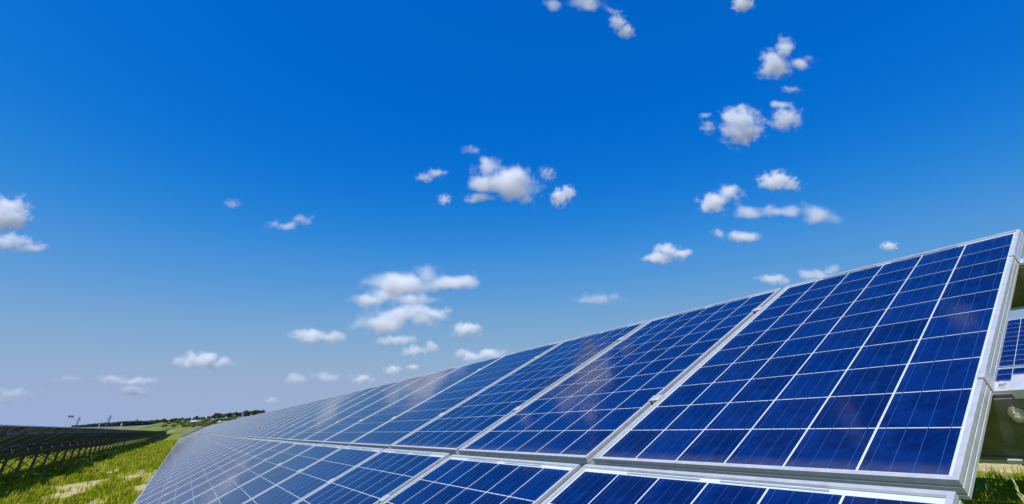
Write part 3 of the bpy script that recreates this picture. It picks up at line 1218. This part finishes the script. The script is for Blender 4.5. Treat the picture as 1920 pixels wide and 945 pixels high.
def mast(px, topy, r, kind, label):
    base, az = at_far(px, r)
    H = height_for(px, topy, base, r)
    root = empty("utility_mast", base)
    root.rotation_euler.z = az + math.pi / 2
    tag(root, label, "mast", "pale masts behind the shaded row")
    t = r * .00055
    if kind == "twin":
        for s in (-1, 1):
            m = MB()
            m.cyl((s * H * .13, 0, -.5), (s * H * .10, 0, H), t * .8, t * .6, n=8)
            m.build("leg", M_MAST, root)
        m = MB()
        m.bar((-H * .26, 0, H * .86), (H * .26, 0, H * .86), t, t)
        m.build("cross_arm", M_MAST, root)
        m = MB()
        m.bar((-H * .13, 0, H * .35), (H * .11, 0, H * .6), t * .5, t * .5)
        m.bar((H * .13, 0, H * .35), (-H * .11, 0, H * .6), t * .5, t * .5)
        m.build("cross_brace", M_MAST, root)
        m = MB()
        m.box(-H * .16, H * .16, -t, t, H * .9, H * 1.0)
        m.build("transformer_box", M_PYLON, root)
    else:
        m = MB()
        m.cyl((0, 0, -.5), (0, 0, H), t, t * .7, n=8)
        m.build("pole", M_MAST, root)
        if kind == "tee":
            m = MB()
            m.bar((-H * .3, 0, H * .93), (H * .3, 0, H * .93), t, t * 1.2)
            m.build("cross_arm", M_MAST, root)
            for s in (-.28, 0, .28):
                m = MB()
                m.cyl((s * H, 0, H * .93), (s * H, 0, H * 1.03), t * .5, n=6)
                m.build("insulator", M_MAST, root)
        else:
            m = MB()
            m.box(-t * 1.6, t * 1.6, -t * 1.2, t * 1.2, H * .82, H)
            m.build("lamp_head", M_MAST, root)


mast(124.5, 779, 620, "twin", "pale twin-legged mast rising above the shaded row's edge")
mast(185, 788, 420, "tee", "pale T-shaped pole standing before the far wood")
mast(226, 794, 400, "lamp", "short pale post in front of the far wood")
mast(337, 779, 900, "tee", "thin pale pole above the crest trees, farther from the big row")
mast(362, 776, 900, "tee", "thin pale pole above the crest trees, closer to the big row")


# ------------------------------------------------------------------ clouds
def cloud_mat(name, blobs, seed, amp, tau, soft):
    m = bpy.data.materials.new(name)
    m.use_nodes = True
    nt = m.node_tree
    nt.nodes.clear()
    out = N(nt, "ShaderNodeOutputMaterial")
    tc = N(nt, "ShaderNodeTexCoord")
    wz = N(nt, "ShaderNodeTexNoise", noise_dimensions='4D')         # billows that bend the lobes
    wz.inputs["W"].default_value = seed * 1.93 + 5
    wz.inputs["Scale"].default_value = 2.2
    wz.inputs["Detail"].default_value = 2
    nt.links.new(tc.outputs["Object"], wz.inputs["Vector"])
    w1 = N(nt, "ShaderNodeVectorMath", operation='SUBTRACT')
    nt.links.new(wz.outputs["Color"], w1.inputs[0])
    w1.inputs[1].default_value = (.5, .5, .5)
    w2 = N(nt, "ShaderNodeVectorMath", operation='MULTIPLY_ADD')
    nt.links.new(w1.outputs[0], w2.inputs[0])
    w2.inputs[1].default_value = (.55, .4, .4)
    nt.links.new(tc.outputs["Object"], w2.inputs[2])
    last = None
    for (cx, cy, cz, rx, ry, rz) in blobs:
        mp = N(nt, "ShaderNodeMapping", vector_type='TEXTURE')
        mp.inputs["Location"].default_value = (cx, cy, cz)
        mp.inputs["Scale"].default_value = (rx, ry, rz)
        nt.links.new(w2.outputs[0], mp.inputs["Vector"])
        ln = N(nt, "ShaderNodeVectorMath", operation='LENGTH')
        nt.links.new(mp.outputs[0], ln.inputs[0])
        if last is None:
            last = ln.outputs["Value"]
        else:
            mn = N(nt, "ShaderNodeMath", operation='SMOOTH_MIN')
            mn.inputs[2].default_value = 0.25
            nt.links.new(last, mn.inputs[0])
            nt.links.new(ln.outputs["Value"], mn.inputs[1])
            last = mn.outputs[0]
    nz = N(nt, "ShaderNodeTexNoise", noise_dimensions='4D')
    nz.inputs["W"].default_value = seed * 3.17
    nz.inputs["Scale"].default_value = 2.9
    nz.inputs["Detail"].default_value = 7
    nz.inputs["Roughness"].default_value = 0.58
    nt.links.new(tc.outputs["Object"], nz.inputs["Vector"])
    a = N(nt, "ShaderNodeMath", operation='MULTIPLY_ADD')       # amp * noise - r
    nt.links.new(nz.outputs["Fac"], a.inputs[0])
    a.inputs[1].default_value = amp
    neg = N(nt, "ShaderNodeMath", operation='MULTIPLY')
    neg.inputs[1].default_value = -1
    nt.links.new(last, neg.inputs[0])
    nt.links.new(neg.outputs[0], a.inputs[2])
    mr = N(nt, "ShaderNodeMapRange", interpolation_type='SMOOTHSTEP')
    mr.inputs["From Min"].default_value = amp * .5 - 0.95
    mr.inputs["From Max"].default_value = amp * .5 - 0.95 + soft
    mr.inputs["To Max"].default_value = tau
    nt.links.new(a.outputs[0], mr.inputs["Value"])
    pv = N(nt, "ShaderNodeVolumePrincipled")
    pv.inputs["Color"].default_value = (0.999, 0.999, 0.999, 1)
    pv.inputs["Anisotropy"].default_value = -0.35
    nt.links.new(mr.outputs[0], pv.inputs["Density"])
    nt.links.new(pv.outputs[0], out.inputs["Volume"])
    return m


CLOUD_H = 900.0


def cloud(label, blobs, tau=9.0, amp=1.3, soft=0.35, _n=[0]):
    """blobs: lobes of the cloud as seen from the site; the cloud hangs at the cloud layer's height in that direction"""
    _n[0] += 1
    seed = _n[0]
    x0 = min(b[0] - b[2] for b in blobs)
    x1 = max(b[0] + b[2] for b in blobs)
    y0 = min(b[1] - b[3] for b in blobs)
    y1 = max(b[1] + b[3] for b in blobs)
    mx_, my_ = (x0 + x1) / 2, (y0 + y1) / 2
    d = ray(mx_, my_)
    D = min(CLOUD_H / max(d.z, .01), 13000.0)
    c = CAM + d * D
    R = (ray(mx_ + 5, my_) - ray(mx_ - 5, my_)) * D / 10
    U = (ray(mx_, my_ - 5) - ray(mx_, my_ + 5)) * D / 10
    ex, ez = R.normalized(), U.normalized()
    s = max((x1 - x0) / 2 * R.length, (y1 - y0) / 2 * U.length)       # metres per local unit
    ey = ez.cross(ex).normalized()
    ez = ex.cross(ey).normalized()
    loc = []
    rng = random.Random(seed)
    for (bx, by, rx, ry) in blobs:
        px_ = (R * (bx - mx_) + U * (my_ - by))
        lx, lz = px_.dot(ex) / s, px_.dot(ez) / s
        a, b = rx * R.length / s, ry * U.length / s
        loc.append((lx, rng.uniform(-.1, .1), lz, a, (a + b) * .5, b))
    bm = bmesh.new()
    grow = 1.5
    for (lx, ly, lz, a, dd, b) in loc:
        bmesh.ops.create_icosphere(bm, subdivisions=2, radius=1.0, matrix=Matrix.Translation((lx, ly, lz)) @ Matrix.Diagonal((a * grow, dd * grow, b * grow, 1)))
    hull = bmesh.ops.convex_hull(bm, input=bm.verts)
    bmesh.ops.delete(bm, geom=list({g for g in hull["geom_interior"] + hull["geom_unused"] if isinstance(g, bmesh.types.BMVert)}), context='VERTS')
    me = bpy.data.meshes.new("cloud")
    bm.to_mesh(me)
    bm.free()
    o = link("cloud", me, None, cloud_mat("cloud_vapour", loc, seed, amp, tau / s, soft))
    o.matrix_world = Matrix((( ex.x, ey.x, ez.x, c.x), (ex.y, ey.y, ez.y, c.y), (ex.z, ey.z, ez.z, c.z), (0, 0, 0, 1))) @ Matrix.Scale(s, 4)
    tag(o, label, "cloud", "small fair weather clouds")


CL = [
 ("ragged white cloud cut by the picture's upper edge, wider of the pair beside it", [(1040, 8, 18, 12), (1100, 4, 36, 15), (1140, 14, 14, 8)], 5),
 ("upright oval cloud just under the ragged clouds at the upper edge", [(1160, 42, 16, 19), (1172, 58, 16, 15)], 5),
 ("small cloud cut by the upper edge, above the three-lobed cloud", [(1393, 6, 20, 17)], 5),
 ("three-lobed white cloud with a pointed top, highest large one over the near panels", [(1452, 122, 30, 26), (1474, 90, 17, 22), (1500, 118, 24, 12)], 9),
 ("thin wisp between the three-lobed cloud and the hooked cloud", [(1483, 168, 18, 6)], 1.6),
 ("square puffy cloud beside the hooked cloud", [(1385, 222, 34, 24), (1390, 248, 34, 24)], 7),
 ("hooked cloud with a curl on top, right of the square puffy one", [(1474, 222, 26, 22), (1462, 196, 16, 8), (1440, 230, 20, 9)], 6),
 ("faint curl of cloud left of the square puffy cloud", [(1327, 238, 12, 14), (1322, 216, 12, 6)], 1.8),
 ("largest cumulus in mid sky, with two bulging tops", [(918, 318, 28, 23), (962, 332, 36, 22), (930, 344, 44, 20), (966, 352, 40, 26), (900, 348, 28, 13), (905, 371, 28, 9), (985, 378, 16, 13)], 10),
 ("small heart-shaped cloud right of the largest cumulus", [(1050, 370, 15, 18), (1065, 362, 13, 15)], 6),
 ("stretched small cloud left of the largest cumulus", [(798, 332, 18, 9), (818, 325, 20, 9)], 3.5),
 ("tiny tuft of cloud below the stretched small cloud", [(833, 374, 11, 10)], 2.5),
 ("faint shred of cloud above the largest cumulus", [(884, 280, 16, 8)], 1.3),
 ("faint shred right of the largest cumulus's top", [(1026, 325, 14, 13)], 1.3),
 ("low tapering cloud alone in the blue over the left half", [(568, 410, 20, 10), (535, 422, 34, 9)], 3.5),
 ("barely visible wisp left of the tapering cloud", [(435, 382, 16, 9)], 1.0),
 ("round bright cloud cut by the left picture edge", [(12, 402, 40, 30), (35, 412, 22, 20)], 10),
 ("flat cloud under the round one at the left picture edge", [(20, 454, 40, 16), (62, 466, 34, 9)], 6),
 ("long bright cloud with a peak, topmost of the stacked group", [(800, 516, 30, 22), (752, 528, 60, 16), (806, 532, 50, 17), (846, 532, 60, 14), (882, 528, 28, 17)], 12),
 ("second cloud of the stacked group, under the long peaked one", [(728, 551, 40, 16), (690, 564, 36, 10), (770, 560, 46, 12)], 8),
 ("thickest lower cloud of the stacked group, with a bright left base", [(720, 604, 46, 18), (760, 586, 60, 18), (815, 588, 36, 14), (795, 603, 34, 14)], 9),
 ("thin bottom strip of the stacked cloud group", [(742, 638, 36, 9)], 4),
 ("small paired cloud below the stacked group", [(778, 657, 24, 10), (808, 652, 14, 11)], 4.5),
 ("neat flat-based cloud left of the stacked group", [(580, 628, 32, 13), (620, 632, 34, 11)], 8),
 ("little pointed cloud right of the stacked group", [(875, 617, 26, 13)], 6),
 ("flat cloud just above the panel row's upper edge", [(882, 667, 30, 11), (918, 663, 34, 9)], 7),
 ("bright loaf-shaped cloud low in the left sky", [(372, 675, 40, 14), (405, 681, 30, 10)], 9),
 ("long thin low cloud, upper of two bars in the left sky", [(205, 713, 36, 9), (255, 714, 46, 7)], 6),
 ("short thin low cloud, lower of two bars in the left sky", [(248, 733, 42, 9)], 6),
 ("low cloud with a trailing tail above the far panels", [(550, 712, 30, 12), (610, 705, 40, 8)], 6),
 ("small low puff beside the cloud with a trailing tail", [(680, 711, 20, 10)], 4.5),
 ("tiny low puff close to the panel row's upper edge", [(737, 693, 15, 9)], 4.5),
 ("tiniest pale puff next to the one at the row's upper edge", [(773, 688, 12, 6)], 3),
 ("dim layered cloud low at the left picture edge", [(28, 738, 44, 10), (15, 752, 30, 5)], 2.5),
 ("sloping two-humped cloud over the near panels", [(1336, 382, 28, 18), (1368, 364, 22, 17)], 8),
 ("neat white cloud above the long ragged bar", [(1455, 340, 30, 18), (1482, 347, 22, 9)], 9),
 ("long ragged bar of cloud over the near panels", [(1410, 402, 38, 14), (1470, 396, 44, 9), (1530, 402, 40, 18)], 7),
 ("small flat cloud under the long ragged bar", [(1393, 444, 30, 10)], 6),
 ("faint dot of cloud left of the small flat one", [(1348, 438, 12, 8)], 1.6),
 ("wedge-shaped white cloud above the middle panels", [(1255, 470, 26, 14), (1240, 483, 34, 11), (1275, 476, 20, 9)], 9),
 ("faint streak of cloud over the middle panels", [(1120, 560, 40, 9)], 1.8),
 ("low soft cloud touching the near panel's upper edge", [(1450, 524, 32, 10)], 4.5),
 ("second soft cloud at the near panel's upper edge", [(1525, 517, 32, 12), (1562, 506, 16, 10)], 4.5),
 ("lone small cloud above the nearest panel", [(1667, 462, 16, 9)], 4.5),
 ("tiny pale speck of cloud just over the far panels", [(510, 751, 12, 6)], 2.5),
 ("faint low streak left of the two bars", [(130, 709, 30, 6)], 1.6),
]
for (lab, bl, tau) in CL:
    cloud(lab, [(b_[0], b_[1], b_[2] * 1.22, b_[3] * 1.2) for b_ in bl], tau=tau * 0.8, amp=2.7 if tau > 3 else 3.8, soft=1.1)
